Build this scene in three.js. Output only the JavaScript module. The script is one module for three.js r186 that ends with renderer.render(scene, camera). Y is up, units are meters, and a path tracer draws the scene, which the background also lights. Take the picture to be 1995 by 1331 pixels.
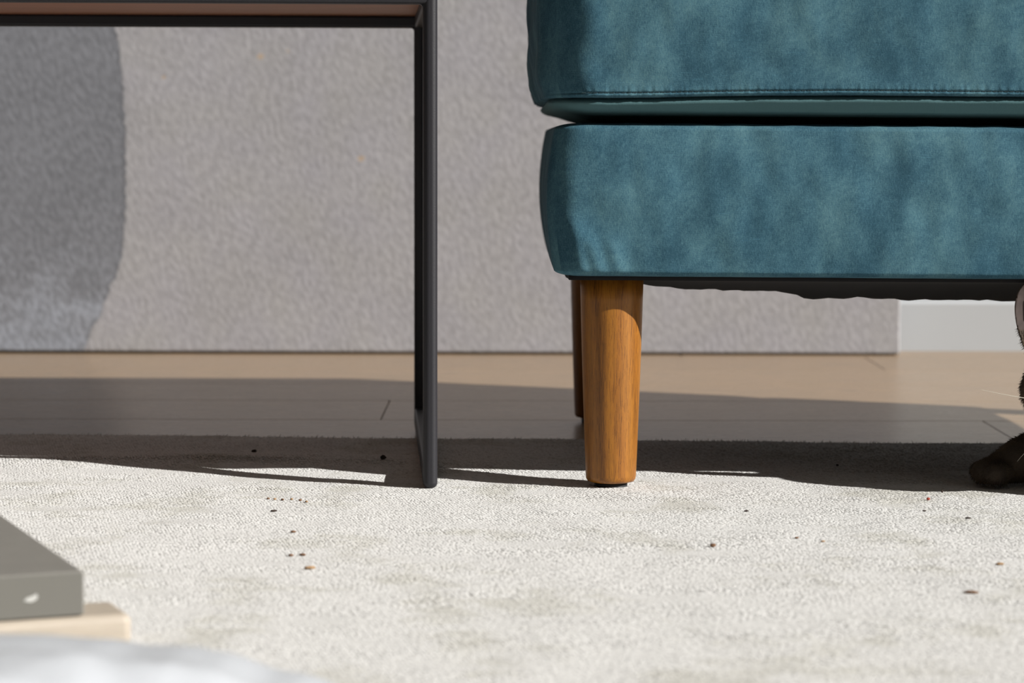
import * as THREE from 'three';
import { mergeGeometries } from 'three/addons/utils/BufferGeometryUtils.js';
import { RoundedBoxGeometry } from 'three/addons/geometries/RoundedBoxGeometry.js';
import { MarchingCubes } from 'three/addons/objects/MarchingCubes.js';
import { createNoise2D, createNoise3D } from 'simplex-noise';

// ---------------------------------------------------------------- camera, sun, sky, exposure
const W = 1995, H = 1331, F = 4950, CAM_Y = 0.2604;
const scene = new THREE.Scene();
const camera = new THREE.PerspectiveCamera(2 * Math.atan(H / 2 / F) * 180 / Math.PI, W / H, 0.05, 40);
camera.position.set(0, CAM_Y, 0);
camera.rotation.order = 'YXZ';
camera.rotation.set(-Math.atan((H / 2 - 275) / F), 0, 0.0022);
camera.focus = 1.9;
camera.userData.fStop = 9.2;
scene.add(camera);

const renderer = new THREE.WebGLRenderer({ antialias: true });
renderer.toneMapping = THREE.LinearToneMapping;
renderer.toneMappingExposure = 1.0;
renderer.shadowMap.enabled = true;
renderer.shadowMap.type = THREE.PCFSoftShadowMap;

scene.background = new THREE.Color().setRGB(0.43, 0.44, 0.45);

const TO_SUN = new THREE.Vector3(1, 0.58, 0.446).normalize();
const sun = new THREE.DirectionalLight(new THREE.Color().setRGB(1.0, 0.97, 0.925), 7.6);
sun.name = 'sun';
sun.position.copy(TO_SUN).multiplyScalar(8).add(new THREE.Vector3(0, 0, -1.9));
sun.target.position.set(0, 0, -1.9);
sun.castShadow = true;
sun.shadow.mapSize.set(4096, 4096);
Object.assign(sun.shadow.camera, { left: -3, right: 3, top: 3, bottom: -3, near: 0.5, far: 16 });
sun.shadow.bias = -0.0004;
scene.add(sun, sun.target);

// ---------------------------------------------------------------- helpers
function rng(seed) {
  let s = seed >>> 0;
  return () => { s = (s + 0x6d2b79f5) >>> 0; let t = s; t = Math.imul(t ^ (t >>> 15), t | 1); t ^= t + Math.imul(t ^ (t >>> 7), t | 61); return ((t ^ (t >>> 14)) >>> 0) / 4294967296; };
}
const N2 = createNoise2D(rng(11)), N2b = createNoise2D(rng(23)), N3 = createNoise3D(rng(37));
const clamp = THREE.MathUtils.clamp, lerp = THREE.MathUtils.lerp, sstep = THREE.MathUtils.smoothstep;
const fbm = (n, x, y, o = 4, g = 0.5) => { let a = 1, s = 0, t = 0; for (let i = 0; i < o; i++) { s += a * n(x, y); t += a; a *= g; x = x * 2.03 + 17.1; y = y * 2.03 - 9.7; } return s / t; };
// world height of the rug: y = 0 is its top; the floor lies 5 mm below
const FLOOR_Y = -0.005;
const used = {};
function numbered(n) { used[n] = (used[n] ?? -1) + 1; return used[n] ? `${n}_${String(used[n]).padStart(3, '0')}` : n; }
function tag(o, label, category, group) { o.userData.label = label; o.userData.category = category; if (group) o.userData.group = group; return o; }
function thing(name, label, category, pos = [0, 0, 0], turn = 0, group) {
  const g = new THREE.Group(); g.name = numbered(name); g.position.set(...pos); g.rotation.y = turn; scene.add(g);
  return tag(g, label, category, group);
}
function mesh(name, geo, mat, parent) {
  const m = new THREE.Mesh(geo, mat); m.name = parent ? name : numbered(name); m.castShadow = m.receiveShadow = true;
  (parent ?? scene).add(m); return m;
}
function structure(o) { o.userData.kind = 'structure'; return o; }
const lin = (r, g, b) => new THREE.Color().setRGB(r, g, b);

// a texture computed pixel by pixel: fn(u, v, out) writes linear 0..1 rgb (colour) or one value (data)
function tex(w, h, fn, { color = false, repeat = [1, 1] } = {}) {
  const d = new Uint8Array(w * h * 4), o = [0, 0, 0];
  for (let y = 0; y < h; y++) for (let x = 0; x < w; x++) {
    const r = fn(x / w, y / h, o, x, y), i = (y * w + x) * 4;
    if (typeof r === 'number') d[i] = d[i + 1] = d[i + 2] = clamp(r, 0, 1) * 255;
    else for (let c = 0; c < 3; c++) { const v = clamp(o[c], 0, 1); d[i + c] = 255 * (v <= 0.0031308 ? 12.92 * v : 1.055 * Math.pow(v, 1 / 2.4) - 0.055); }
    d[i + 3] = 255;
  }
  const t = new THREE.DataTexture(d, w, h, THREE.RGBAFormat);
  t.wrapS = t.wrapT = THREE.RepeatWrapping; t.magFilter = THREE.LinearFilter; t.minFilter = THREE.LinearMipmapLinearFilter; t.generateMipmaps = true; t.anisotropy = 8;
  if (color) t.colorSpace = THREE.SRGBColorSpace;
  t.repeat.set(...repeat); t.needsUpdate = true;
  return t;
}
const white = rng(5), WN = new Float32Array(1 << 20).map(() => white() * 2 - 1);
const wn = (x, y) => WN[((x & 1023) << 10 | (y & 1023))];
// white noise averaged over a small window: grain with a direction
function grain(x, y, rx, ry) { let s = 0; for (let j = 0; j < ry; j++) for (let i = 0; i < rx; i++) s += wn(x + i, y + j); return s / Math.sqrt(rx * ry); }

// normals shared by vertices that lie on the same spot (the six sheets of a block meet smoothly)
function smoothNormals(g) {
  g.computeVertexNormals();
  const p = g.attributes.position, n = g.attributes.normal, m = new Map();
  for (let i = 0; i < p.count; i++) {
    const k = `${Math.round(p.getX(i) * 2e5)},${Math.round(p.getY(i) * 2e5)},${Math.round(p.getZ(i) * 2e5)}`;
    let e = m.get(k); if (!e) m.set(k, e = [0, 0, 0, []]);
    e[0] += n.getX(i); e[1] += n.getY(i); e[2] += n.getZ(i); e[3].push(i);
  }
  for (const e of m.values()) { const l = Math.hypot(e[0], e[1], e[2]) || 1; for (const i of e[3]) n.setXYZ(i, e[0] / l, e[1] / l, e[2] / l); }
  return g;
}
// grid lines from a to b, with extra dense spans [from, to, step]
function lines(a, b, step, dense = []) {
  const out = [a]; let v = a;
  while (v < b - 1e-9) {
    let s = step, stop = b;
    for (const [f, t, st] of dense) { if (v >= f - 1e-9 && v < t - 1e-9) { s = st; stop = Math.min(stop, t); } else if (f > v) stop = Math.min(stop, f); }
    v = Math.min(v + s, stop); if (b - v < 1e-7) v = b; out.push(v);
  }
  return out;
}
// a soft block: box with rounded edges on given grid lines, each vertex then moved by disp(p, n)
function block(xs, ys, zs, r, disp) {
  const lo = [xs[0], ys[0], zs[0]], hi = [xs.at(-1), ys.at(-1), zs.at(-1)], pos = [], uv = [], idx = [];
  const R = Array.isArray(r) ? r : [r, r, r];
  const put = (p, axis) => {
    const c = [0, 1, 2].map((k) => clamp(p[k], lo[k] + R[k], hi[k] - R[k]));
    const dv = [0, 1, 2].map((k) => (p[k] - c[k]) / (R[k] || 1e-9)), l = Math.hypot(...dv);
    let n = [0, 0, 0], q = p.slice();
    if (l > 1e-9) { n = dv.map((v) => v / l); const m = Math.max(...dv.map(Math.abs)); const t = l > 1 ? 1 : 1; q = [0, 1, 2].map((k) => c[k] + n[k] * R[k] * Math.min(1, m) * t); }
    if (l <= 1e-9) n[axis] = p[axis] > (lo[axis] + hi[axis]) / 2 ? 1 : -1;
    if (disp) q = disp(q, n, p) ?? q;
    pos.push(...q);
    uv.push(axis === 0 ? p[2] : p[0], axis === 1 ? p[2] : p[1]);
  };
  const sheet = (A, B, axis, v, flip) => {
    const base = pos.length / 3, a = axis === 0 ? 2 : 0, b = axis === 1 ? 2 : 1;
    for (const bv of B) for (const av of A) { const p = [0, 0, 0]; p[axis] = v; p[a] = av; p[b] = bv; put(p, axis); }
    for (let j = 0; j < B.length - 1; j++) for (let i = 0; i < A.length - 1; i++) {
      const k = base + j * A.length + i, k2 = k + A.length;
      flip ? idx.push(k, k2, k + 1, k + 1, k2, k2 + 1) : idx.push(k, k + 1, k2, k + 1, k2 + 1, k2);
    }
  };
  sheet(xs, ys, 2, hi[2], false); sheet(xs, ys, 2, lo[2], true);
  sheet(zs, ys, 0, hi[0], true); sheet(zs, ys, 0, lo[0], false);
  sheet(xs, zs, 1, hi[1], true); sheet(xs, zs, 1, lo[1], false);
  const g = new THREE.BufferGeometry();
  g.setAttribute('position', new THREE.Float32BufferAttribute(pos, 3));
  g.setAttribute('uv', new THREE.Float32BufferAttribute(uv, 2)); g.setIndex(idx);
  return smoothNormals(g);
}
// uv in metres from position, by the way each vertex faces
function metreUV(g, s = 1) {
  const p = g.attributes.position, n = g.attributes.normal, uv = new Float32Array(p.count * 2);
  for (let i = 0; i < p.count; i++) {
    const ax = Math.abs(n.getX(i)), ay = Math.abs(n.getY(i)), az = Math.abs(n.getZ(i));
    uv[2 * i] = s * (ax > ay && ax > az ? p.getZ(i) : p.getX(i)); uv[2 * i + 1] = s * (ay >= ax && ay >= az ? p.getZ(i) : p.getY(i));
  }
  g.setAttribute('uv', new THREE.BufferAttribute(uv, 2)); return g;
}
const box = (x0, x1, y0, y1, z0, z1, r = 0.001, seg = 2) => metreUV(new RoundedBoxGeometry(x1 - x0, y1 - y0, z1 - z0, seg, r).translate((x0 + x1) / 2, (y0 + y1) / 2, (z0 + z1) / 2));
const interp = (pts, x) => { if (x <= pts[0][0]) return pts[0][1]; for (let i = 1; i < pts.length; i++) if (x <= pts[i][0]) { const t = (x - pts[i - 1][0]) / (pts[i][0] - pts[i - 1][0]), u = t * t * (3 - 2 * t); return lerp(pts[i - 1][1], pts[i][1], u); } return pts.at(-1)[1]; };

// ---------------------------------------------------------------- room: walls, ceiling, floor planks, baseboard, window
const X0 = -2.3, X1 = 2.3, ZB = -3.24, ZF = 1.9, CEIL = 2.85;
const plaster = new THREE.MeshStandardMaterial({ color: lin(0.43, 0.43, 0.43), roughness: 0.92, bumpMap: tex(512, 512, (u, v, o, x, y) => 0.5 + 0.18 * grain(x, y, 3, 3) / 2), bumpScale: 0.0004 });
plaster.bumpMap.repeat.set(2, 2);
const warmWall = new THREE.MeshStandardMaterial({ color: lin(0.10, 0.09, 0.08), roughness: 0.9 }), ceilingPaint = new THREE.MeshStandardMaterial({ color: lin(0.74, 0.67, 0.59), roughness: 0.95 }), darkWall = new THREE.MeshStandardMaterial({ color: lin(0.045, 0.04, 0.037), roughness: 0.9 });
structure(mesh('wall_back', box(X0 - 0.2, X1 + 0.2, -0.1, CEIL + 0.1, ZB - 0.15, ZB), plaster));
structure(mesh('wall_left', box(X0 - 0.15, X0, -0.1, CEIL + 0.1, ZB - 0.15, ZF + 0.15), darkWall));
structure(mesh('wall_front', box(X0 - 0.2, X1 + 0.2, -0.1, CEIL + 0.1, ZF, ZF + 0.15), warmWall));
structure(mesh('ceiling', box(X0 - 0.2, X1 + 0.2, CEIL, CEIL + 0.15, ZB - 0.15, ZF + 0.15), ceilingPaint));
// right wall with one wide tall opening that lets the sun in
{
  const w = new THREE.Group(); w.name = 'wall_right'; structure(w); scene.add(w);
  const Z0 = -3.0, Z1 = 1.3, Y1 = 2.7;
  mesh('pier', box(X1, X1 + 0.15, -0.1, CEIL + 0.1, ZB - 0.15, Z0), plaster, w);
  mesh('pier', box(X1, X1 + 0.15, -0.1, CEIL + 0.1, Z1, ZF + 0.15), plaster, w);
  mesh('lintel', box(X1, X1 + 0.15, Y1, CEIL + 0.1, Z0, Z1), plaster, w);
  mesh('sill', box(X1, X1 + 0.15, -0.1, 0.02, Z0, Z1), plaster, w);
  const f = new THREE.Group(); f.name = 'window_1'; structure(f); scene.add(f);
  const fm = new THREE.MeshStandardMaterial({ color: lin(0.7, 0.7, 0.7), roughness: 0.5 });
  mesh('window_frame', mergeGeometries([box(X1 + 0.03, X1 + 0.09, 0.02, Y1, Z0, Z0 + 0.05, 0.004), box(X1 + 0.03, X1 + 0.09, 0.02, Y1, Z1 - 0.05, Z1, 0.004), box(X1 + 0.03, X1 + 0.09, Y1 - 0.05, Y1, Z0 + 0.05, Z1 - 0.05, 0.004), box(X1 + 0.03, X1 + 0.09, 0.02, 0.05, Z0 + 0.05, Z1 - 0.05, 0.004)]), fm, f);
}
// floor: planks laid along x, each its own mesh
{
  const fl = new THREE.Group(); fl.name = 'floor'; structure(fl); scene.add(fl);
  mesh('subfloor', box(X0 - 0.1, X1 + 0.1, -0.12, FLOOR_Y - 0.0125, ZB - 0.1, ZF + 0.1), new THREE.MeshStandardMaterial({ color: lin(0.05, 0.04, 0.03), roughness: 1 }), fl);
  const PW = 0.181, PL = 1.14, mats = [];
  for (let k = 0; k < 4; k++) {
    const tone = [1, 0.94, 1.05, 0.98][k];
    const map = tex(1024, 256, (u, v, o, x, y) => {
      const warp = fbm(N2, u * 3 + k * 7, v * 2 + k, 3) * 0.5;
      const ring = Math.sin((v * 7 + warp * 5 + k) * 5.5) * 0.5 + 0.5, fib = fbm(N2b, u * 14 + k * 9, v * 120, 3);
      const s = tone * (0.92 + 0.13 * ring * 0.8 + 0.10 * fib + 0.03 * grain(x, y, 6, 1));
      o[0] = 0.290 * s; o[1] = 0.210 * s * (1 - 0.03 * ring); o[2] = 0.137 * s * (1 - 0.06 * ring); return o;
    }, { color: true, repeat: [1 / PL, 1 / PW] });
    const rough = tex(512, 256, (u, v, o, x, y) => 0.30 + 0.05 * fbm(N2, u * 9 + k, v * 40, 3) + 0.02 * grain(x, y, 5, 1), { repeat: [1 / PL, 1 / PW] });
    mats.push(new THREE.MeshPhysicalMaterial({ map, roughness: 1, roughnessMap: rough, ior: 1.5, specularColor: lin(1, 0.87, 0.74) }));
  }
  const g = (len) => box(0, len - 0.0007, -0.012, 0, 0, PW - 0.0009, 0.0012, 1);
  const full = g(PL), r = rng(71);
  for (let n = -24; n <= 4; n++) {
    const dz = -(2.411 + PW * n) - PW, joint = [-0.125, 0.10, -0.09, 0.436, 0.21][n] ?? (n === -1 ? 0.45 : n % 2 === 0 ? -0.125 : 0.445);
    if (dz < ZB - 0.18 || dz + PW > ZF + 0.1) continue;
    for (let k = -3; k <= 2; k++) {
      const x = joint + k * PL; if (x + PL < X0 - 0.05 || x > X1) continue;
      const m = mesh('plank', full, mats[Math.floor(r() * 4)], fl);
      m.position.set(x, FLOOR_Y, dz);
    }
  }
}
// baseboard of the back wall
{
  const s = new THREE.Shape(), P = [[0, 0], [0.016, 0], [0.016, 0.060], [0.0145, 0.0625], [0.0115, 0.0635], [0.0115, 0.0665], [0.0105, 0.074], [0.0075, 0.082], [0.0055, 0.086], [0, 0.087]];
  P.forEach(([a, b], i) => (i ? s.lineTo(a, b) : s.moveTo(a, b)));
  const g = new THREE.ExtrudeGeometry(s, { depth: X1 - X0, bevelEnabled: false });
  g.rotateY(Math.PI / 2).scale(1, 1, -1); // profile depth -> z, length -> x
  const idx = g.index; if (!idx) { const p = g.attributes.position.array; for (let i = 0; i < p.length; i += 9) for (let k = 0; k < 3; k++) { const t = p[i + 3 + k]; p[i + 3 + k] = p[i + 6 + k]; p[i + 6 + k] = t; } g.computeVertexNormals(); }
  g.translate(X0, FLOOR_Y, ZB);
  structure(mesh('baseboard_back', g, new THREE.MeshStandardMaterial({ color: lin(0.40, 0.42, 0.44), roughness: 0.45 })));
}

// ---------------------------------------------------------------- rug
const rugWave = (x, z) => 0.0005 * N2(x * 5 + 4, z * 6) + 0.0004 * N2b(x * 11, z * 12) - 0.0008 + 0.0030 * Math.exp(-(((x + 0.12) / 0.36) ** 2) - (((z + 2.03) / 0.06) ** 2)) + 0.0045 * Math.exp(-(((x + 0.26) / 0.2) ** 2) - (((z + 2.05) / 0.045) ** 2));
{
  const dEdge = (x) => -2.222 + 0.062 * x + 0.004 * N2(x * 5, 3) + 0.0012 * N2(x * 60, 8);
  const xs = lines(-1.7, 1.9, 0.05, [[-0.6, 0.6, 0.006]]), zs = lines(0, 1, 0.01, [[0.93, 1, 0.004]]);
  const pos = [], uv = [], idx = [];
  for (const t of zs) for (const x of xs) {
    const ze = dEdge(x), z = lerp(0.5, ze, t), e = Math.min(1, (z - ze) / 0.006);
    pos.push(x, Math.max(FLOOR_Y + 0.0003, rugWave(x, z) - 0.0035 * (1 - Math.sqrt(Math.max(0, 1 - (1 - e) ** 2)))), z); uv.push(x, z);
  }
  const nx = xs.length, n0 = pos.length / 3;
  for (let j = 0; j < zs.length - 1; j++) for (let i = 0; i < nx - 1; i++) { const k = j * nx + i; idx.push(k, k + 1, k + nx, k + 1, k + nx + 1, k + nx); }
  // sides and underside
  const rim = [];
  for (let i = 0; i < nx; i++) rim.push(i);
  for (let j = 1; j < zs.length; j++) rim.push(j * nx + nx - 1);
  for (let i = nx - 2; i >= 0; i--) rim.push((zs.length - 1) * nx + i);
  for (let j = zs.length - 2; j > 0; j--) rim.push(j * nx);
  for (const k of rim) { pos.push(pos[3 * k], FLOOR_Y, pos[3 * k + 2]); uv.push(uv[2 * k], uv[2 * k + 1] + 0.005); }
  for (let i = 0; i < rim.length; i++) { const a = rim[i], b = rim[(i + 1) % rim.length], c = n0 + i, d = n0 + (i + 1) % rim.length; idx.push(a, c, b, b, c, d); }
  const g = new THREE.BufferGeometry();
  g.setAttribute('position', new THREE.Float32BufferAttribute(pos, 3)); g.setAttribute('uv', new THREE.Float32BufferAttribute(uv, 2)); g.setIndex(idx); g.computeVertexNormals();
  const worn = (X, Z, thread) => { // how worn the pile is at a spot
    const patch = fbm(N2, X * 6.4, Z * 5.0, 4, 0.6), streak = fbm(N2b, X * 9, Z * 30, 3);
    return [sstep(patch + 0.24 * streak + 0.10 * thread, 0.05, 0.62), streak];
  };
  // colour: cream viscose, worn grey-beige patches with a thready grain of their own
  const map = tex(2048, 2048, (u, v, o, x, y) => {
    const X = u * 2, Z = v * 2.4;
    const thread = grain(x, y, 1, 3) * 0.5 + grain(x + 311, y + 77, 3, 1) * 0.35, [w, streak] = worn(X, Z, thread);
    const fleck = wn(x + 51, y + 13) > 0.955 ? 0.25 : 0;
    const s = 1 - 0.16 * w + 0.11 * thread - 0.28 * fleck + 0.02 * streak;
    o[0] = 0.600 * s; o[1] = 0.596 * s * (1 - 0.008 * w); o[2] = 0.585 * s * (1 - 0.055 * w); return o;
  }, { color: true, repeat: [1 / 2, 1 / 2.4] });
  map.offset.set(0.5, 0);
  const bump = tex(1024, 1024, (u, v, o, x, y) => {
    const rib = Math.sin((u * 84 + 0.35 * N2(u * 30, v * 40)) * Math.PI * 2) * 0.5 + 0.5;
    return 0.4 + 0.10 * rib + 0.16 * grain(x, y, 2, 4) + 0.10 * grain(x + 99, y + 44, 4, 3) + 0.10 * N2(u * 26, v * 26);
  }, { repeat: [1 / 0.2, 1 / 0.2] });
  const mat = new THREE.MeshPhysicalMaterial({ map, bumpMap: bump, bumpScale: 0.0004, roughness: 0.95, sheen: 0.2, sheenRoughness: 0.5, sheenColor: lin(0.9, 0.88, 0.84) });
  const rug = mesh('rug', g, mat); tag(rug, 'cream woven rug with worn grey-beige patches covering the floor', 'rug');
  // the pile itself: short tufts in rows where the picture shows them singly, thinning out into the woven relief beyond
  {
    const tuftG = new THREE.IcosahedronGeometry(1, 1), p = tuftG.attributes.position, rr = rng(77), M = new THREE.Matrix4(), q = new THREE.Quaternion(), c = new THREE.Color(), list = [];
    for (let i = 0; i < p.count; i++) { const k = 1 + 0.25 * N3(p.getX(i) * 2, p.getY(i) * 2, p.getZ(i) * 2); p.setXYZ(i, p.getX(i) * k, p.getY(i) * k, p.getZ(i) * k); }
    smoothNormals(tuftG);
    for (let z = -0.98; z > -2.30; z -= 0.0029) {
      const half = 0.222 * -z + 0.20;
      for (let x = -half; x < half; x += 0.00235) {
        const px = x + (rr() - 0.5) * 0.0014, pz = z + (rr() - 0.5) * 0.0026;
        const keep = (1 - sstep(pz, -1.3, -0.98)) * (1 - sstep(Math.abs(px), half - 0.18, half));
        if (pz < dEdge(px) + 0.001 || rr() > keep || Math.abs(px) > 1.2) continue;
        list.push([px, pz, rr(), rr(), rr(), rr()]);
      }
    }
    const pile = new THREE.InstancedMesh(tuftG, new THREE.MeshStandardMaterial({ color: 0xffffff, roughness: 0.95 }), list.length);
    list.forEach(([x, z, a, b, d, e], i) => {
      q.setFromEuler(new THREE.Euler((a - 0.5) * 0.14, (b - 0.5) * 1.6, (d - 0.5) * 0.16)); const k = 0.75 + 0.5 * e;
      pile.setMatrixAt(i, M.compose(new THREE.Vector3(x, rugWave(x, z) - 0.0001, z), q, new THREE.Vector3(0.00120 * k, 0.00031 * (0.75 + 0.5 * b), 0.0021 * k)));
      const fr = (v) => v - Math.floor(v), [w] = worn(fr(x / 2 + 0.5) * 2, fr(z / 2.4) * 2.4, (d - 0.5) * 3);
      const sTone = (1 - 0.16 * w) * (0.90 + 0.19 * a) * (d > 0.985 ? 0.62 : 1); pile.setColorAt(i, c.setRGB(0.595 * sTone, 0.592 * sTone * (1 - 0.008 * w), 0.580 * sTone * (1 - 0.055 * w)));
    });
    pile.name = 'pile'; pile.userData.kind = 'stuff'; pile.castShadow = pile.receiveShadow = true; rug.add(pile);
    console.log('tufts', list.length);
  }
  // loose pile along the far edge
  const tuft = new THREE.ConeGeometry(0.00045, 0.007, 4, 1).translate(0, 0.0035, 0), r = rng(9), N = 5200;
  const im = new THREE.InstancedMesh(tuft, new THREE.MeshStandardMaterial({ color: lin(0.52, 0.50, 0.46), roughness: 1 }), N), M = new THREE.Matrix4(), q = new THREE.Quaternion();
  for (let i = 0; i < N; i++) {
    const x = -0.8 + 1.6 * r(), z = dEdge(x) + 0.001 + 0.006 * r() ** 2;
    q.setFromEuler(new THREE.Euler(-0.7 - 0.8 * r(), (r() - 0.5) * 1.4, (r() - 0.5) * 1.2)); const s = 0.3 + 0.45 * r();
    im.setMatrixAt(i, M.compose(new THREE.Vector3(x, -0.0038 + 0.0022 * r(), z), q, new THREE.Vector3(1, s, 1)));
  }
  im.name = 'edge_pile'; im.userData.kind = 'stuff'; im.castShadow = im.receiveShadow = true; rug.add(im);
}

// ---------------------------------------------------------------- big canvas leaning on the back wall
{
  const t = thing('canvas_painting', 'large grey abstract canvas with a darker blue-grey shape leaning on the wall', 'painting', [0, FLOOR_Y, -3.158]);
  t.rotation.set(-0.03, -0.0025, -0.0008);
  const L = -1.05, Rr = 0.484, HH = 1.25, TH = 0.034;
  const edge = (y) => { // right outline of the dark shape, x at height y (metres in the canvas plane)
    const P = [[0, -0.535], [0.022, -0.528], [0.052, -0.512], [0.080, -0.503], [0.098, -0.493], [0.124, -0.4855], [0.19, -0.4815], [0.26, -0.4815], [0.33, -0.484], [0.37, -0.4885], [0.41, -0.494], [0.47, -0.51], [0.7, -0.56]];
    return interp(P, y);
  };
  const map = tex(2048, 2048, (u, v, o, x, y) => {
    const X = L + u * (Rr - L), Y = v * HH;
    const e = edge(Y) + 0.0024 * fbm(N2, Y * 60, 2, 3) - X;   // > 0 inside the shape
    const skew = X + Y * 0.28;
    const fleck = fbm(N2, skew * 98, Y * 62, 3, 0.5), big = fbm(N2b, X * 6, Y * 7, 3), fine = grain(x, y, 2, 3);
    const inside = sstep(e, -0.0008, 0.0012), rim = Math.exp(-(((e - 0.002) / 0.0022) ** 2));
    const s = 1 + 0.19 * fleck + 0.02 * fine + 0.06 * big;
    const cool = fbm(N2, X * 9 + 40, Y * 8, 2);
    let r = 0.292 * s, g = 0.287 * s, b = 0.302 * s * (1 + 0.03 * cool);
    const wash = sstep(0.13 - Y + 0.06 * fbm(N2b, X * 10, Y * 16, 3) + 0.02 * fleck, 0.0, 0.13);   // paler wash at the foot of the shape
    const k = lerp(0.525, 0.86, wash * 0.8) * (1 + 0.08 * fleck + 0.05 * fbm(N2, X * 12, Y * 9, 3));
    r = lerp(r, 0.296 * s * k, inside); g = lerp(g, 0.308 * s * k * (1 + 0.03 * wash), inside); b = lerp(b, 0.345 * s * k * (1 + 0.06 * wash), inside);
    const d = 1 - 0.22 * rim * (1 - 0.6 * wash); r *= d; g *= d; b *= d;
    // few ochre specks of paint
    for (const [sx, sy, sr] of [[-0.3137, 0.3690, 0.0056], [-0.1895, 0.243, 0.0058], [-0.2795, 0.376, 0.003], [-0.4345, 0.343, 0.004]]) {
      const dd = Math.hypot(X - sx + 0.002 * fleck, (Y - sy) * 1.2); const m = sstep(sr - dd, 0, 0.003) * 0.8;
      r = lerp(r, 0.40, m); g = lerp(g, 0.30, m); b = lerp(b, 0.21, m);
    }
    o[0] = r; o[1] = g; o[2] = b; return o;
  }, { color: true });
  const bump = tex(2048, 2048, (u, v, o, x, y) => {
    const X = u * (Rr - L), Y = v * HH, skew = X + Y * 0.28;
    return 0.5 + 0.42 * fbm(N2, skew * 98, Y * 62, 3, 0.5) + 0.05 * grain(x, y, 2, 3);
  });
  const g = block(lines(L, Rr, 0.05, [[L, L + 0.006, 0.001], [Rr - 0.006, Rr, 0.001]]), lines(0.002, HH, 0.05, [[0.002, 0.008, 0.001], [HH - 0.006, HH, 0.001]]), lines(-TH, 0, 0.001), 0.003);
  const p = g.attributes.position, uv = g.attributes.uv;
  for (let i = 0; i < p.count; i++) uv.setXY(i, (p.getX(i) - L) / (Rr - L) * 0.999 + p.getZ(i) * 0.3, p.getY(i) / HH);
  mesh('painted_face', g, new THREE.MeshStandardMaterial({ map, bumpMap: bump, bumpScale: 0.0004, roughness: 0.93 }), t);
}

// ---------------------------------------------------------------- teal velvet ottoman
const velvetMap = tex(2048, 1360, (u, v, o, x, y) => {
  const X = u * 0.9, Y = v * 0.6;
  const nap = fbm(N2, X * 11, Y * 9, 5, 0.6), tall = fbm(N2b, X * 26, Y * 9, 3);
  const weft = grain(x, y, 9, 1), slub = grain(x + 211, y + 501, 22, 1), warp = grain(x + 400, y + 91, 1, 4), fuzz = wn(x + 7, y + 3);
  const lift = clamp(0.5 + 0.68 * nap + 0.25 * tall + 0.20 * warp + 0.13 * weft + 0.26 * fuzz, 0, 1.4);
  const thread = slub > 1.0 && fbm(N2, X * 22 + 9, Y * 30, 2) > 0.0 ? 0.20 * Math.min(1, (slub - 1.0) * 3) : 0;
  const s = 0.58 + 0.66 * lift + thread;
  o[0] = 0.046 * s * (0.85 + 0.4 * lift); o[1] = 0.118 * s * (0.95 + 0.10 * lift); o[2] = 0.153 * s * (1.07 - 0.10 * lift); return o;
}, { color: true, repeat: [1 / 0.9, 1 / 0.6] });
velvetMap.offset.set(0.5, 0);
const velvetBump = tex(512, 512, (u, v, o, x, y) => 0.5 + 0.16 * grain(x, y, 1, 4) + 0.10 * grain(x + 60, y, 5, 1), { repeat: [1 / 0.16, 1 / 0.16] });
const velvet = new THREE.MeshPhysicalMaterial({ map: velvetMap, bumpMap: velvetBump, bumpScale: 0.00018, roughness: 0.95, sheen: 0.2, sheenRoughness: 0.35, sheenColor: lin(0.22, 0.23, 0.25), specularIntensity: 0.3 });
const satinCloth = new THREE.MeshPhysicalMaterial({ color: lin(0.062, 0.125, 0.135), bumpMap: velvetBump, bumpScale: 0.0002, roughness: 0.8, sheen: 0.3, sheenRoughness: 0.5, sheenColor: lin(0.15, 0.3, 0.33), specularIntensity: 0.3 });
const legWood = (() => {
  const map = tex(1024, 1024, (u, v, o, x, y) => { // u around, v along
    const f = fbm(N2, u * 26, v * 1.6, 4, 0.6), ring = Math.sin((u * 9 + 0.35 * fbm(N2b, u * 5, v * 1.2, 3)) * 6.28) * 0.5 + 0.5;
    const pore = fbm(N2, u * 210, v * 9 + 3, 2) > 0.42 - 0.12 * ring ? 0.42 : 0, hair = grain(x, y, 1, 14);
    const s = 1 + 0.26 * f - 0.20 * ring - pore + 0.04 * hair;
    o[0] = 0.275 * s; o[1] = 0.106 * s * (1 - 0.06 * ring - 0.2 * pore); o[2] = 0.009 * s * (1 - 0.1 * ring - 0.3 * pore); return o;
  }, { color: true });
  const bump = tex(512, 512, (u, v, o, x, y) => 0.6 - (fbm(N2, u * 210, v * 9 + 3, 2) > 0.46 ? 0.3 : 0) + 0.04 * grain(x, y, 1, 9));
  return new THREE.MeshPhysicalMaterial({ map, bumpMap: bump, bumpScale: 0.0002, roughness: 0.48, clearcoat: 0.22, clearcoatRoughness: 0.3, specularIntensity: 0.7 });
})();
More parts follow.
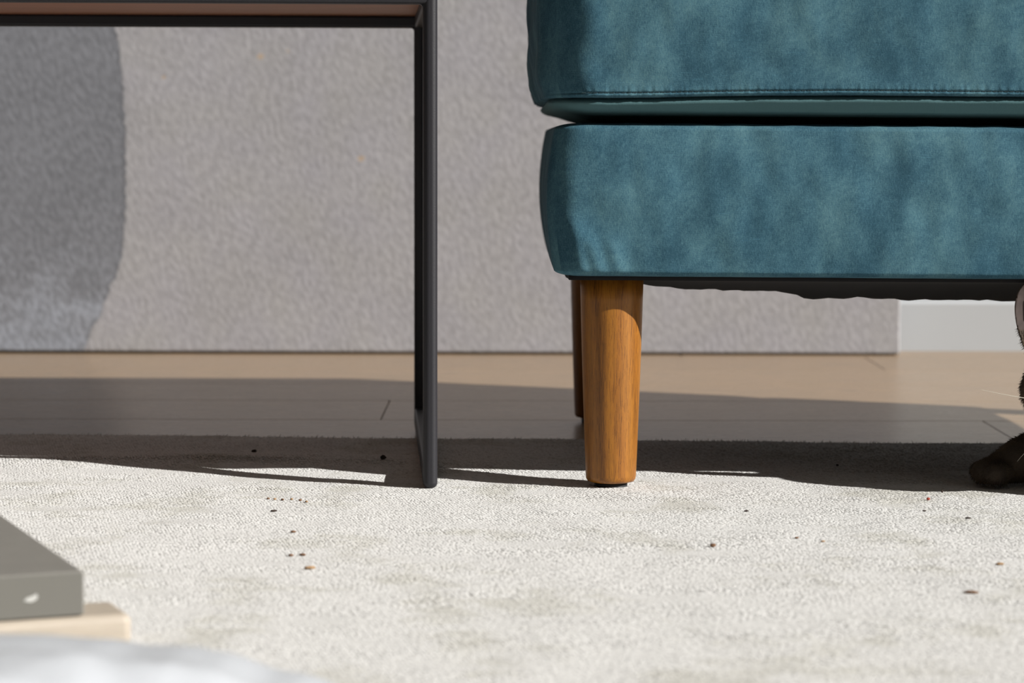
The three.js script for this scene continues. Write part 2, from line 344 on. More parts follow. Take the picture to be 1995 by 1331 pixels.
{
  const CX = 0.395, CZ = -2.146;
  const t = thing('ottoman', 'teal velvet ottoman with loose cushion top and tapered brown wooden legs', 'ottoman', [CX, 0, CZ]);
  const x0 = -0.363, x1 = 0.363, zf = 0.2765, zb = -0.274;
  const tilt = (q) => { q[1] -= 0.0052 * (q[0] - x0); return q; };
  // upholstered frame
  const wave = (x, y) => 0.0017 * fbm(N2, x * 13 + 3, y * 10, 2) + 0.00025 * N2b(x * 45, y * 24);
  const xs = lines(x0, x1, 0.008, [[x0, x0 + 0.026, 0.0013], [x0 + 0.026, 0.0, 0.0025]]);
  const zs = lines(zb, zf, 0.02, [[zf - 0.024, zf, 0.0013], [zb, zb + 0.02, 0.004]]);
  const frameDisp = (q, n) => {
    const [x, y, z] = q, h = clamp((y - 0.16) / (0.2745 - 0.16), 0, 1), bell = 1 - (2 * h - 1) ** 2;
    const sx = sstep(Math.abs(x), 0.325, 0.363) * Math.sign(x), dz = clamp(1 - (z / 0.274) ** 2 * 0.25, 0, 1);
    q[0] += sx * 0.0085 * bell * dz;
    if (n[2] > 0.3) {
      const xr = x - x0;
      let w = wave(x, y) * n[2] + 0.003 * bell * sstep(xr, 0, 0.05);
      // pulled folds by the lower left corner, and a light pucker up the corner
      for (const [fx, sl, am, wd, top] of [[0.021, 0.18, 0.0026, 0.0055, 0.052], [0.033, 0.42, 0.0024, 0.0052, 0.040], [0.048, 0.5, 0.0014, 0.006, 0.036]]) {
        const yy = y - 0.16, c = fx - sl * yy * 0.6;
        w += am * Math.exp(-(((xr - c) / wd) ** 2)) * sstep(yy, 0.0, 0.008) * (1 - sstep(yy, top * 0.55, top));
      }
      q[2] += w;
    }
    if (n[1] > 0.5 && Math.abs(x) < 0.345) q[1] += 0.0004 * N2(x * 30, z * 30);
    return tilt(q);
  };
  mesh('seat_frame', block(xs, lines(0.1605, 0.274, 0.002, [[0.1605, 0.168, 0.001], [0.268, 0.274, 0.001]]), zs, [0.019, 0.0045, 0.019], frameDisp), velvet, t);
  // loose cushion: lower band, then the big velvet top with a topstitched seam
  const rise = (x) => { const X = x + CX; return interp([[0.0, -0.0008], [0.06, 0], [0.2, 0.0026], [0.24, 0.0032], [0.40, 0.003], [0.5, 0.002], [0.83, 0]], X); };
  const cxs = lines(x0 - 0.012, x1 + 0.012, 0.008, [[x0 - 0.012, x0 + 0.036, 0.0014], [x0 + 0.036, 0.0, 0.0011]]);
  const czs = lines(zb - 0.004, zf + 0.001, 0.02, [[zf - 0.045, zf + 0.001, 0.0017], [zb, zb + 0.03, 0.005]]);
  const Y0 = 0.2902, Y1 = 0.535, SEAM = 0.2957;
  const cushDisp = (q, n) => {
    const [x, y, z] = q, sx = sstep(Math.abs(x), 0.325, 0.37) * Math.sign(x), hb = clamp((y - Y0) / (Y1 - Y0), 0, 1);
    const bell = 1 - (2 * hb - 0.62) ** 2 * 1.4, mid = clamp(1 - (z / 0.27) ** 2, 0, 1);
    q[0] += sx * (0.0065 * mid * bell - 0.004 * (1 - sstep(y, Y0, Y0 + 0.026)) ** 2 + 0.003 * N2(z * 9, y * 20) * mid);
    if (n[2] > 0.2) {
      const s = SEAM, d = y - s, k = n[2];
      let w = 0.004 * sstep(d, 0.0, 0.07) + (0.0018 * fbm(N2, x * 12 + 30, y * 10 + 8, 2) + 0.0002 * N2b(x * 50, y * 30)) * sstep(d, 0.0, 0.02);
      w -= 0.0011 * Math.exp(-((d / 0.0007) ** 2));                                              // stitch groove
      const pk = N2(x * 190, 4) * 0.6 + N2b(x * 420, 9) * 0.5;
      w += 0.00055 * pk * Math.exp(-((d / 0.0042) ** 2)) * (1 - Math.exp(-((d / 0.0006) ** 2)));  // puckers on both sides
      w -= 0.002 * (1 - sstep(d, -0.006, 0.0));
      q[2] += w * k + 0.0105 * k;
    }
    if (y < 0.33) q[1] += rise(x) * (1 - sstep(y, 0.30, 0.33));
    if (n[1] > 0.5) q[1] += 0.018 * clamp(1 - (x / 0.365) ** 4, 0, 1) * clamp(1 - (z / 0.27) ** 4, 0, 1);
    return tilt(q);
  };
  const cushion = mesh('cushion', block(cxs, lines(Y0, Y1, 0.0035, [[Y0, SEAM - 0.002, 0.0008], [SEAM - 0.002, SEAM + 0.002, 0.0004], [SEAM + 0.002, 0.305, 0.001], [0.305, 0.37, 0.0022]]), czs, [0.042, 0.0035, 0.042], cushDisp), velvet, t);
  const bandDisp = (q, n) => {
    const [x, y, z] = q, inx = clamp((0.361 - Math.abs(x)) / 0.03, 0, 1), inz = clamp((0.225 - Math.abs(z)) / 0.03, 0, 1);
    if (n[1] < -0.2) q[1] -= 0.0058 * Math.min(inx, inz) * -n[1];
    q[0] -= Math.sign(x) * sstep(Math.abs(x), 0.30, 0.36) * 0.008 * clamp((0.292 - y) / 0.013, 0, 1);
    if (n[2] > 0.2) q[2] += 0.0095 * n[2] + 0.0009 * fbm(N2, x * 30 + 7, y * 40, 2);
    if (y > 0.284) q[1] += rise(x);
    return tilt(q);
  };
  mesh('cushion_underside', block(lines(x0 - 0.008, x1 + 0.008, 0.008, [[x0 - 0.008, x0 + 0.03, 0.002]]), lines(0.2797, 0.2945, 0.0014), lines(zb, zf - 0.002, 0.02, [[zf - 0.02, zf - 0.002, 0.0018]]), [0.036, 0.0085, 0.036], bandDisp), satinCloth, cushion);
  // topstitching: short threads sunk into the groove
  const th = new THREE.CapsuleGeometry(0.00032, 0.0026, 2, 5).rotateZ(Math.PI / 2), list = [], r = rng(3);
  for (let x = x0 + 0.02; x < x1 - 0.02; x += 0.0041) { const q = [x, SEAM + rise(x), 0]; tilt(q); const zz = zf + 0.0115 - 0.00075; list.push(th.clone().rotateZ((r() - 0.5) * 0.06).translate(x, q[1], zz)); }
  const st = mesh('stitching', mergeGeometries(list), new THREE.MeshStandardMaterial({ color: lin(0.008, 0.028, 0.036), roughness: 0.8 }), cushion); st.userData.kind = 'stuff';
  // black dust cover sagging under the frame
  const sagLine = [[-0.40, 0.1535], [-0.345, 0.151], [-0.32, 0.1455], [-0.289, 0.1432], [-0.217, 0.1412], [-0.207, 0.1398], [-0.191, 0.1356], [-0.174, 0.1355], [-0.153, 0.1368], [-0.132, 0.1360], [-0.112, 0.1347], [-0.098, 0.1354], [-0.06, 0.1352], [-0.011, 0.1338], [0.10, 0.134], [0.25, 0.143], [0.33, 0.155]];
  const dust = block(lines(x0 + 0.01, x1 - 0.01, 0.006), [0.157, 0.1625], lines(zb + 0.008, zf - 0.010, 0.014), 0.0005, (q, n, p) => {
    if (p[1] < 0.16) { const f = sstep(q[2], zb, zb + 0.16) * (1 - sstep(q[2], zf - 0.17, zf)); q[1] = lerp(0.158, interp(sagLine, q[0] - 0.035) + 0.0009 * N2(q[0] * 50, q[2] * 8), f); }
    q[1] -= 0.0052 * (q[0] - x0) * 0.6; return q;
  });
  mesh('dust_cover', dust, new THREE.MeshStandardMaterial({ color: lin(0.003, 0.0025, 0.003), roughness: 1 }), t);
  // tapered legs with black glides
  const prof = [[0, 0.0035], [0.0150, 0.0035], [0.0176, 0.0042], [0.0188, 0.0062], [0.0191, 0.0085], [0.0240, 0.1615], [0, 0.1615]].map(([a, b]) => new THREE.Vector2(a, b));
  const fine = []; prof.forEach((p, i) => { fine.push(p); if (i === 4) for (let k = 1; k < 8; k++) fine.push(new THREE.Vector2(lerp(0.0191, 0.0240, k / 8) + 0.0003 * Math.sin(k / 8 * Math.PI), lerp(0.0085, 0.1615, k / 8))); });
  const legG = new THREE.LatheGeometry(fine, 64), glideG = new THREE.LatheGeometry([[0, 0], [0.0118, 0], [0.0126, 0.0006], [0.0126, 0.006], [0, 0.006]].map(([a, b]) => new THREE.Vector2(a, b)), 40);
  const glideM = new THREE.MeshStandardMaterial({ color: lin(0.012, 0.012, 0.013), roughness: 0.6 });
  for (const [lx, lz, dy, rot] of [[0.0752, -1.9145, -0.0005, 2.2], [0.0785, -2.396, FLOOR_Y + 0.001, 0.6], [0.715, -1.9145, -0.0015, 1.3], [0.715, -2.396, FLOOR_Y, 3.3]]) {
    const leg = mesh('leg', legG, legWood, t); leg.position.set(lx - CX, dy, lz - CZ); leg.rotation.y = rot;
    const gl = mesh('glide', glideG, glideM, leg); gl.position.y = lz < -2.2 ? FLOOR_Y - dy : -0.001;
  }
}

// ---------------------------------------------------------------- dark metal side table with a brown wooden top
{
  const t = thing('side_table', 'low black metal framed table with a brown wooden top beside the ottoman', 'table', [-0.0557, 0, -1.895], 0.055);
  const metal = new THREE.MeshPhysicalMaterial({ color: lin(0.015, 0.0145, 0.018), roughness: 0.5, specularIntensity: 0.75, bumpMap: tex(256, 256, (u, v, o, x, y) => 0.5 + 0.25 * grain(x, y, 2, 2) / 2), bumpScale: 0.00012 });
  metal.bumpMap.repeat.set(14, 14);
  const bw = 0.0107, hT = 0.3722, hB = 0.3618, L = -0.56, dep = 0.020, rearZ = -0.402;
  const bar = (x0, x1, y0, y1, z0, z1, r) => box(x0, x1, y0, y1, z0, z1, r, 6);
  for (const [z, foot, name] of [[0, -0.0005, 'front_rail'], [rearZ, FLOOR_Y + 0.004, 'rear_rail']]) {
    for (const x of [0, L + bw]) mesh('post', bar(x - bw, x, foot, hT, z - dep, z, 0.0046), metal, t);
    const rail = [bar(L + bw * 0.5, -bw * 0.5, hB, hT, z - dep + 0.0004, z - 0.0004, 0.0022)];
    for (const s of [-1, 1]) { // small weld fillet in each inner corner
      const f = new THREE.Shape(), r = 0.0034, cx = s > 0 ? -bw : L + bw, X = (v) => cx - s * v;
      f.moveTo(X(-0.001), hB + 0.001); f.lineTo(X(r), hB + 0.001); f.lineTo(X(r), hB); f.quadraticCurveTo(X(0), hB, X(0), hB - r); f.lineTo(X(-0.001), hB - r);
      rail.push(metreUV(new THREE.ExtrudeGeometry(f, { depth: dep - 0.010, bevelEnabled: false, curveSegments: 6 }).translate(0, 0, z - dep + 0.005)));
    }
    mesh(name, mergeGeometries(rail.map((g) => (g.index ? g.toNonIndexed() : g))), metal, t);
  }
  for (const x of [0, L + bw]) {
    mesh('side_bar', box(x - bw, x, 0.001, 0.018, rearZ - 0.002, -dep + 0.002, 0.002), metal, t);
    mesh('side_rail', box(x - bw + 0.0005, x - 0.0005, hB, hT, rearZ - 0.002, -dep + 0.002, 0.002), metal, t);
    const gl = mesh('glide', new THREE.CylinderGeometry(0.0042, 0.0042, 0.005, 20).translate(x - bw / 2, FLOOR_Y + 0.0025, rearZ - 0.013), metal, t);
  }
  const topMap = tex(1024, 512, (u, v, o, x, y) => { const f = fbm(N2, u * 4, v * 60, 4, 0.6), s = 1 + 0.28 * f + 0.05 * grain(x, y, 8, 1); o[0] = 0.33 * s; o[1] = 0.135 * s; o[2] = 0.075 * s; return o; }, { color: true, repeat: [1 / 0.6, 1 / 0.45] });
  mesh('table_top', box(L + 0.001, -0.001, hT, hT + 0.019, rearZ - dep + 0.001, -0.001, 0.0015), new THREE.MeshPhysicalMaterial({ map: topMap, roughness: 0.5 }), t);
}

// ---------------------------------------------------------------- grey slab on a light wooden board, front left
{
  const lw = new THREE.MeshStandardMaterial({ map: tex(512, 256, (u, v, o, x, y) => { const f = fbm(N2, u * 5, v * 40, 4, 0.6), s = 1 + 0.10 * f + 0.03 * grain(x, y, 7, 1); o[0] = 0.375 * s; o[1] = 0.325 * s; o[2] = 0.265 * s; return o; }, { color: true, repeat: [2, 4] }), roughness: 0.6 });
  const b = mesh('wooden_board', box(-0.46, 0, 0.0, 0.0175, -0.042, 0, 0.005, 3), lw);
  b.position.set(-0.1945, 0.0006, -1.290); b.rotation.y = 0.395;
  tag(b, 'pale wooden board lying flat on the rug under the grey slab', 'board');
  const gm = new THREE.MeshStandardMaterial({ map: tex(512, 512, (u, v, o, x, y) => { const s = 1 + 0.05 * fbm(N2, u * 9, v * 9, 4) + 0.02 * grain(x, y, 2, 2); o[0] = 0.185 * s; o[1] = 0.178 * s; o[2] = 0.162 * s; return o; }, { color: true, repeat: [3, 3] }), roughness: 0.65 });
  const s = thing('grey_slab', 'matt grey slab with a white chip resting on the pale wooden board', 'slab', [-0.2178, 0.0181, -1.283], 0.395);
  mesh('slab_body', box(-0.5, 0, 0, 0.0232, -0.34, 0, 0.0022, 3), gm, s);
  mesh('darkened_front', box(-0.499, -0.001, 0.0008, 0.0224, -0.002, 0.0006, 0.0005, 2), new THREE.MeshStandardMaterial({ color: lin(0.118, 0.114, 0.100), roughness: 0.6 }), s);  // added thin skin: front painted darker to offset the sun falling on it
  const chip = new THREE.Shape([[0, 0], [0.0016, 0.0016], [0.004, 0.0022], [0.0066, 0.0034], [0.0072, 0.0018], [0.0062, 0.0002], [0.0038, -0.0008]].map(([a, c]) => new THREE.Vector2(a, c)));
  mesh('chip_mark', new THREE.ExtrudeGeometry(chip, { depth: 0.0003, bevelEnabled: false }).translate(-0.0315, 0.0098, 0.0006), new THREE.MeshStandardMaterial({ color: lin(0.42, 0.42, 0.40), roughness: 0.6 }), s);
}

// ---------------------------------------------------------------- white blanket bundled in the near left corner
{
  const top = [[-0.75, 0.050], [-0.5, 0.056], [-0.30, 0.062], [-0.201, 0.0595], [-0.171, 0.0575], [-0.151, 0.0545], [-0.143, 0.0545], [-0.134, 0.0540], [-0.124, 0.0515], [-0.094, 0.0410], [-0.062, 0.029], [-0.032, 0.014], [-0.012, 0.004]];
  const xs = lines(-0.75, -0.012, 0.006);
  const g = block(xs, [0, 1], lines(-1.12, -0.70, 0.008), 0.0001, (q, n, p) => {
    const [x, y, z] = p, u = clamp((z + 1.12) / 0.42, 0, 1), ridge = Math.sin(Math.PI * Math.pow(u, 0.62));
    const h = interp(top, x), shape = Math.pow(Math.max(0, ridge), 0.62);
    const fold = 0.006 * Math.sin(x * 46 + z * 62 + 2 * N2(x * 8, z * 8)) * ridge * sstep(-z, 0.72, 0.92) * (1 - sstep(-z, 0.95, 1.02)) + 0.003 * fbm(N2, x * 22, z * 22, 3) * ridge * (1 - sstep(-z, 0.95, 1.02));
    const ht = 0.0012 + (h - 0.0012) * shape + fold * (h / 0.06);
    q[0] = x; q[2] = z; q[1] = y > 0.5 ? Math.max(0.0012, ht) : 0.0006; return q;
  });
  const cloth = new THREE.MeshPhysicalMaterial({ color: lin(0.40, 0.42, 0.45), roughness: 0.95, sheen: 0.2, sheenRoughness: 0.6, sheenColor: lin(1, 1, 1), bumpMap: tex(256, 256, (u, v, o, x, y) => 0.5 + 0.2 * grain(x, y, 3, 1) + 0.2 * grain(x, y, 1, 3), { repeat: [12, 12] }), bumpScale: 0.0003 });
  tag(mesh('white_blanket', g, cloth), 'soft white blanket bundled on the rug in the near left corner', 'blanket');
}

// ---------------------------------------------------------------- cat lying under the ottoman, head and one paw out at the front
{
  const V = (x, y, z) => new THREE.Vector3(x, y, z);
  // skeleton: [from, to, radius from, radius to]
  const hd = V(0.4305, 0.089, -1.888);
  const bodyBones = [
    [V(0.478, 0.066, -1.935), V(0.66, 0.066, -1.99), 0.050, 0.057], [V(0.452, 0.074, -1.91), V(0.478, 0.066, -1.935), 0.036, 0.048],
    [V(0.66, 0.050, -1.95), V(0.60, 0.024, -1.915), 0.036, 0.020], [V(0.60, 0.024, -1.915), V(0.575, 0.012, -1.90), 0.018, 0.011],
    [V(0.67, 0.050, -2.03), V(0.62, 0.024, -2.06), 0.034, 0.020], [V(0.62, 0.024, -2.06), V(0.585, 0.012, -2.06), 0.018, 0.011],
    [V(0.455, 0.050, -1.935), V(0.415, 0.027, -1.928), 0.030, 0.019], [V(0.415, 0.027, -1.928), V(0.388, 0.0195, -1.922), 0.0175, 0.0135], [V(0.388, 0.0185, -1.922), V(0.369, 0.0125, -1.918), 0.0115, 0.0105],
    [V(0.434, 0.046, -1.882), V(0.450, 0.042, -1.886), 0.025, 0.026], [V(0.475, 0.060, -1.91), V(0.455, 0.036, -1.868), 0.030, 0.020], [V(0.455, 0.036, -1.868), V(0.436, 0.014, -1.856), 0.018, 0.0135],
    
    [V(0.695, 0.045, -2.02), V(0.735, 0.020, -2.06), 0.017, 0.012], [V(0.735, 0.020, -2.06), V(0.725, 0.014, -2.12), 0.012, 0.010], [V(0.725, 0.014, -2.12), V(0.65, 0.012, -2.16), 0.010, 0.007],
  ];
  const headBones = [
    [hd.clone().add(V(0, 0.004, -0.01)), hd.clone().add(V(0, 0.000, 0.008)), 0.039, 0.034], [hd.clone().add(V(-0.012, -0.012, 0.008)), hd.clone().add(V(0.012, -0.012, 0.008)), 0.032, 0.032],
    [hd.clone().add(V(-0.030, -0.014, -0.004)), hd.clone().add(V(-0.022, -0.022, 0)), 0.019, 0.018], [hd.clone().add(V(0.030, -0.014, -0.004)), hd.clone().add(V(0.022, -0.022, 0)), 0.019, 0.018],
    [hd.clone().add(V(0, -0.012, 0.026)), hd.clone().add(V(0, -0.014, 0.040)), 0.017, 0.013], [hd.clone().add(V(-0.008, -0.019, 0.036)), hd.clone().add(V(0.008, -0.019, 0.036)), 0.011, 0.011],
    [hd.clone().add(V(0, 0.006, 0.022)), hd.clone().add(V(0, -0.009, 0.046)), 0.012, 0.0065], [hd.clone().add(V(0, -0.01, -0.015)), V(0.455, 0.074, -1.915), 0.034, 0.038],
  ];
  const cap = (p, b, pa = new THREE.Vector3()) => {
    const ab = b[1].clone().sub(b[0]); pa.copy(p).sub(b[0]); const h = clamp(pa.dot(ab) / ab.lengthSq(), 0, 1);
    return pa.addScaledVector(ab, -h).length() - lerp(b[2], b[3], h);
  };
  const smin = (a, b, k) => { const h = clamp(0.5 + 0.5 * (b - a) / k, 0, 1); return lerp(b, a, h) - k * h * (1 - h); };
  // an ear: a leaf-shaped cup, thin, open to the front
  const ear = (p, side) => {
    const base = V(hd.x + side * 0.0265, hd.y + 0.024, hd.z + 0.003), tip = V(hd.x + side * 0.0485, hd.y + 0.0690, hd.z + 0.013);
    const ax = tip.clone().sub(base), len = ax.length(); ax.divideScalar(len);
    const fwd = V(side * 0.25, 0, 1).normalize().addScaledVector(ax, -V(side * 0.25, 0, 1).normalize().dot(ax)).normalize(), lat = ax.clone().cross(fwd);
    const q = p.clone().sub(base), a = q.dot(ax) / len, l = q.dot(lat), f = q.dot(fwd);
    const w = 0.0215 * Math.sqrt(clamp(1 - clamp(a, 0, 1) ** 2.6, 0, 1)) + 0.001;
    const cup = 0.012 * (1 - a * 0.6) - (l * l) * 26 * 0.9, sheet = Math.abs(f + cup - 0.004) - 0.0016;
    return Math.max(sheet, Math.abs(l) - w, (a - 1) * len, (-0.25 - a) * len);
  };
  const field = (bones, k, extra) => (p) => { let d = 1; for (const b of bones) d = smin(d, cap(p, b), k); return extra ? extra(p, d) : d; };
  const toes = [[V(0.3685, 0.0112, -1.906), V(0.365, 0.0108, -1.901), 0.0092, 0.0085], [V(0.3625, 0.0118, -1.915), V(0.3585, 0.0112, -1.913), 0.0102, 0.0098], [V(0.3625, 0.0105, -1.927), V(0.358, 0.0100, -1.928), 0.0088, 0.0082], [V(0.429, 0.0110, -1.853), V(0.422, 0.0105, -1.849), 0.0100, 0.0095], [V(0.436, 0.0110, -1.846), V(0.430, 0.0105, -1.841), 0.0100, 0.0095]];
  const bodyF = field(bodyBones, 0.018, (p, d) => { for (const b of toes) d = smin(d, cap(p, b), 0.0035); return Math.max(d, 0.0004 - p.y); }), headF = field(headBones, 0.012, (p, d) => {
    for (const s of [-1, 1]) { const e = p.clone().sub(V(hd.x + s * 0.0165, hd.y + 0.0005, hd.z + 0.0345)); d = Math.max(d, -(e.length() - 0.0095) * 0.9); d = smin(d, ear(p, s), 0.004); }
    return d;
  });
  const polygonise = (f, c, half, res) => {
    const mc = new MarchingCubes(res, new THREE.MeshBasicMaterial(), false, false, 400000); mc.isolation = 0;
    const p = new THREE.Vector3(), hs = res / 2;
    for (let z = 0; z < res; z++) for (let y = 0; y < res; y++) for (let x = 0; x < res; x++) { p.set((x - hs) / hs * half + c.x, (y - hs) / hs * half + c.y, (z - hs) / hs * half + c.z); mc.field[x + y * res + z * res * res] = -f(p); }
    mc.update();
    const n = mc.count, pos = mc.positionArray.slice(0, n * 3), nor = mc.normalArray.slice(0, n * 3);
    for (let i = 0; i < n; i++) { pos[3 * i] = pos[3 * i] * half + c.x; pos[3 * i + 1] = pos[3 * i + 1] * half + c.y; pos[3 * i + 2] = pos[3 * i + 2] * half + c.z; }
    const g = new THREE.BufferGeometry(); g.setAttribute('position', new THREE.BufferAttribute(pos, 3)); g.setAttribute('normal', new THREE.BufferAttribute(nor, 3));
    // normals from the field itself
    const a = new THREE.Vector3(), e = 0.0008;
    for (let i = 0; i < n; i++) { p.set(pos[3 * i], pos[3 * i + 1], pos[3 * i + 2]); const v = (dx, dy, dz) => f(a.set(p.x + dx, p.y + dy, p.z + dz)); const gx = v(e, 0, 0) - v(-e, 0, 0), gy = v(0, e, 0) - v(0, -e, 0), gz = v(0, 0, e) - v(0, 0, -e), l = Math.hypot(gx, gy, gz) || 1; nor[3 * i] = gx / l; nor[3 * i + 1] = gy / l; nor[3 * i + 2] = gz / l; }
    return g;
  };
  const body = mergeGeometries([polygonise(bodyF, V(0.56, 0.10, -2.0), 0.23, 100), polygonise(headF, V(hd.x, hd.y, hd.z), 0.085, 112)]);
  // tabby coat by vertex colour; pink-brown skin inside the ears, dark nose
  const P = body.attributes.position, Nn = body.attributes.normal, col = new Float32Array(P.count * 3);
  const coat = (x, y, z, nx, ny, nz, o) => {
    const wob = 0.012 * N3(x * 30, y * 30, z * 30), st = Math.sin((z * 1.0 + y * 0.5 + wob) * 190) * 0.5 + 0.5, mott = N3(x * 160, y * 160, z * 160) * 0.5 + 0.5;
    const s = (0.35 + 0.65 * st) * (0.75 + 0.5 * mott); o[0] = 0.055 * s + 0.010; o[1] = 0.037 * s + 0.006; o[2] = 0.019 * s + 0.004;
    const inEar = y > hd.y + 0.033 && nz > 0.25 && Math.abs(x - hd.x) > 0.018;
    if (inEar) { const m = 0.8 + 0.4 * mott; o[0] = 0.042 * m; o[1] = 0.029 * m; o[2] = 0.025 * m; }
    const nd = Math.hypot(x - hd.x, (y - hd.y + 0.0085) * 1.2, (z - hd.z - 0.052)); if (nd < 0.0075) { o[0] = 0.12; o[1] = 0.045; o[2] = 0.04; }
    if (y < hd.y - 0.016 && y > 0.05 && z > hd.z + 0.02) { o[0] = lerp(o[0], 0.45, 0.6); o[1] = lerp(o[1], 0.4, 0.6); o[2] = lerp(o[2], 0.33, 0.6); }
    return o;
  };
  const o3 = [0, 0, 0];
  for (let i = 0; i < P.count; i++) { coat(P.getX(i), P.getY(i), P.getZ(i), Nn.getX(i), Nn.getY(i), Nn.getZ(i), o3); col.set(o3, 3 * i); }
  body.setAttribute('color', new THREE.BufferAttribute(col, 3)); body.setAttribute('uv', new THREE.BufferAttribute(new Float32Array(P.count * 2), 2)); metreUV(body);
  const cat = thing('cat', 'dark brown tabby cat lying under the ottoman with one paw stretched out', 'cat', [0, 0, 0]);
  mesh('body', body, new THREE.MeshStandardMaterial({ vertexColors: true, roughness: 0.85 }), cat);
  for (const s of [-1, 1]) {
    const eye = mesh('eye', new THREE.SphereGeometry(0.0098, 24, 16), new THREE.MeshPhysicalMaterial({ color: lin(0.35, 0.30, 0.06), roughness: 0.1, clearcoat: 1 }), cat); eye.position.set(hd.x + s * 0.0165, hd.y + 0.0005, hd.z + 0.0318);
    const pu = mesh('pupil', new THREE.SphereGeometry(0.005, 16, 12).scale(0.6, 1.1, 0.5), new THREE.MeshStandardMaterial({ color: lin(0.004, 0.004, 0.004), roughness: 0.2 }), eye); pu.position.set(s * 0.0006, 0, 0.0078);
  }
  // whiskers: tapering curved hairs
  const wm = new THREE.MeshStandardMaterial({ color: lin(0.72, 0.68, 0.58), roughness: 0.5 });
  const whisker = (a, b, c, r0) => {
    const cu = new THREE.QuadraticBezierCurve3(a, b, c), g = new THREE.TubeGeometry(cu, 24, r0, 6), p = g.attributes.position;
    for (let i = 0; i < p.count; i++) { const t = Math.floor(i / 7) / 24, q = cu.getPoint(t), k = 1 - 0.8 * t; p.setXYZ(i, q.x + (p.getX(i) - q.x) * k, q.y + (p.getY(i) - q.y) * k, q.z + (p.getZ(i) - q.z) * k); }
    mesh('whisker', g, wm, cat);
  };
  const wy = hd.y - 0.0205, wz = hd.z + 0.044;
  whisker(V(hd.x - 0.010, wy, wz), V(0.3800, 0.0717, -1.8500), V(0.3465, 0.0783, -1.8650), 0.00045);
  whisker(V(hd.x - 0.010, wy - 0.002, wz), V(0.3930, 0.0665, -1.8560), V(0.3700, 0.0585, -1.8700), 0.0003);
  whisker(V(hd.x - 0.009, wy - 0.004, wz), V(0.3930, 0.0525, -1.8560), V(0.3745, 0.0245, -1.8700), 0.0003);
  whisker(V(hd.x + 0.010, wy, wz), V(0.4730, 0.0717, -1.8500), V(0.5060, 0.0783, -1.8650), 0.00045);
  whisker(V(hd.x + 0.010, wy - 0.002, wz), V(0.4680, 0.0645, -1.8560), V(0.4900, 0.0545, -1.8700), 0.0003);
  // short fur
  const r = rng(41), tri = P.count / 3, hair = new THREE.ConeGeometry(0.00026, 0.0042, 3, 1).translate(0, 0.0018, 0), NH = 90000;
  const fur = new THREE.InstancedMesh(hair, new THREE.MeshStandardMaterial({ roughness: 0.8 }), NH), M = new THREE.Matrix4(), q = new THREE.Quaternion(), up = V(0, 1, 0), cc = new THREE.Color();
  const area = new Float64Array(tri); let sum = 0;
  { const a = V(0, 0, 0), b = V(0, 0, 0), c = V(0, 0, 0); for (let t = 0; t < tri; t++) { a.fromBufferAttribute(P, 3 * t); b.fromBufferAttribute(P, 3 * t + 1).sub(a); c.fromBufferAttribute(P, 3 * t + 2).sub(a); area[t] = sum += b.cross(c).length() / 2; } }
  const pick = (v) => { let lo = 0, hi = tri - 1; while (lo < hi) { const m = (lo + hi) >> 1; area[m] < v ? lo = m + 1 : hi = m; } return lo * 3; };
  let k = 0;
  for (let guard = 0; k < NH && guard < 200000; guard++) {
    let wu = r(), wv = r(); if (wu + wv > 1) { wu = 1 - wu; wv = 1 - wv; }
    const i = pick(r() * sum), at = (f) => f(i) * (1 - wu - wv) + f(i + 1) * wu + f(i + 2) * wv, x = at((v) => P.getX(v)), y = at((v) => P.getY(v)), z = at((v) => P.getZ(v)), n = V(Nn.getX(i), Nn.getY(i), Nn.getZ(i));
    if ( y < 0.003 || y > hd.y + 0.034 || (z > hd.z + 0.03 && Math.abs(x - hd.x) < 0.03) ) continue;
    const d = n.clone().multiplyScalar(0.3).add(V((r() - 0.5) * 0.5, -0.35 + (r() - 0.5) * 0.5, -0.3 + (r() - 0.5) * 0.5)).normalize();
    q.setFromUnitVectors(up, d); fur.setMatrixAt(k, M.compose(V(x, y, z), q, V(1, (y < 0.03 ? 0.45 : 0.6) + 0.5 * r(), 1)));
    coat(x, y, z, n.x, n.y, 0, o3); fur.setColorAt(k, cc.setRGB(o3[0] * 1.2, o3[1] * 1.2, o3[2] * 1.2)); k++;
  }
  fur.count = k; fur.name = 'fur'; fur.userData.kind = 'stuff'; fur.castShadow = fur.receiveShadow = true; cat.add(fur);
}

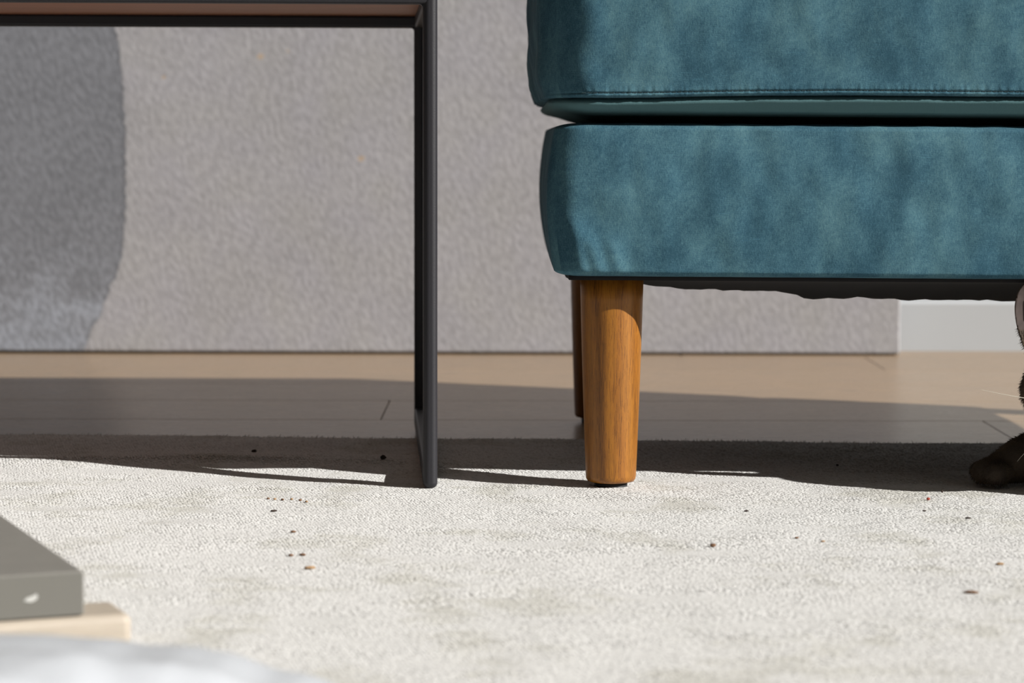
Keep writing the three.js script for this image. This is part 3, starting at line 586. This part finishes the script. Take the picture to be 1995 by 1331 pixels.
// ---------------------------------------------------------------- crumbs and lint on the rug, each a small irregular piece
{
  const crumbG = (seed, sx, sy, sz) => { const g = new THREE.IcosahedronGeometry(1, 2), p = g.attributes.position; for (let i = 0; i < p.count; i++) { const k = 1 + 0.28 * N3(p.getX(i) * 1.6 + seed * 7, p.getY(i) * 1.6, p.getZ(i) * 1.6); p.setXYZ(i, p.getX(i) * k * sx, p.getY(i) * k * sy, p.getZ(i) * k * sz); } return smoothNormals(g); };
  const tones = { dark: lin(0.03, 0.018, 0.012), brown: lin(0.16, 0.085, 0.045), red: lin(0.32, 0.05, 0.03), tan: lin(0.30, 0.19, 0.10) };
  const mats = Object.fromEntries(Object.entries(tones).map(([k, c]) => [k, new THREE.MeshStandardMaterial({ color: c, roughness: 0.9 })]));
  // x, z on the rug (metres), half length, half height, half depth, turn, tone, label
  const K = (px, py) => { const z = 1284.5 / (py - 275); return [(px - 997) * z / F, -z]; };
  const list = [
    [492, 892, 0.0022, 0.0013, 0.002, 0, 'dark', 'dark crumb lying in the shadow left of the table post'],
    [745, 907, 0.0026, 0.0018, 0.002, 0.4, 'dark', 'dark crumb in the shadow just left of the table post'],
    [530, 997, 0.0026, 0.0007, 0.0012, 0.5, 'dark', 'slim dark crumb on the sunlit rug left of the table foot'],
    [568, 1040, 0.0018, 0.0007, 0.0012, 0.1, 'brown', 'small brown crumb above the pair of crumbs at left'],
    [563, 1084, 0.0016, 0.0008, 0.0014, 0, 'brown', 'left one of the pair of brown crumbs on the left of the rug'],
    [586, 1083, 0.0022, 0.0008, 0.0012, -0.4, 'brown', 'right one of the pair of brown crumbs on the left of the rug'],
    [600, 1112, 0.0034, 0.0011, 0.0015, 0.2, 'tan', 'tan flake below the pair of brown crumbs at left'],
    [1458, 995, 0.0016, 0.0006, 0.0010, 0.2, 'dark', 'dark red-brown crumb on the rug right of the wooden leg'],
    [1393, 1066, 0.0018, 0.0012, 0.0014, 0, 'brown', 'round brown crumb on the open rug right of centre'],
    [1815, 973, 0.0013, 0.0010, 0.001, 0, 'red', 'bright red crumb in front of the cat paw'],
    [1842, 958, 0.0008, 0.0010, 0.0008, 0, 'dark', 'tiny black crumb at the shadow edge near the cat paw'],
    [1894, 1010, 0.0020, 0.0006, 0.0009, -0.1, 'dark', 'flat dark crumb on the rug below the cat paw'],
    [1808, 995, 0.0014, 0.0005, 0.0009, 0.1, 'dark', 'thin dark crumb below the bright red crumb'],
    [1558, 1049, 0.0014, 0.0006, 0.0010, 0.3, 'brown', 'left one of two small brown crumbs in the middle right'],
    [1609, 1055, 0.0014, 0.0005, 0.0010, 0.2, 'tan', 'right one of two small brown crumbs in the middle right'],
    [1958, 1100, 0.0026, 0.0008, 0.0012, 0, 'tan', 'tan crumb by the right edge of the picture'],
    [1902, 1156, 0.0044, 0.0009, 0.0012, -0.25, 'brown', 'long brown flake on the blurred rug at lower right'],
    [1636, 908, 0.0010, 0.0008, 0.0010, 0, 'dark', 'tiny dark crumb in the shadow under the ottoman'],
    ...[[519, 973], [532, 974], [547, 975], [565, 974], [582, 976], [594, 979]].map(([px, py], i) => [px, py, 0.0011 + 0.0002 * (i % 3), 0.0007, 0.0010, i, i % 2 ? 'tan' : 'brown', `tiny tan crumb, ${['first', 'second', 'third', 'fourth', 'fifth', 'last'][i]} from the left in the row of six`]),
  ];
  list.forEach(([px, py, a, b, c, turn, tone, label], i) => {
    const [x, z] = K(px, py), m = mesh('crumb', crumbG(i + 1, a, b, c), mats[tone]);
    m.position.set(x, rugWave(x, z) + 0.0003 + b * 0.8, z); m.rotation.y = turn; tag(m, label, 'crumb', 'crumbs scattered on the rug');
  });
}

renderer.render(scene, camera);
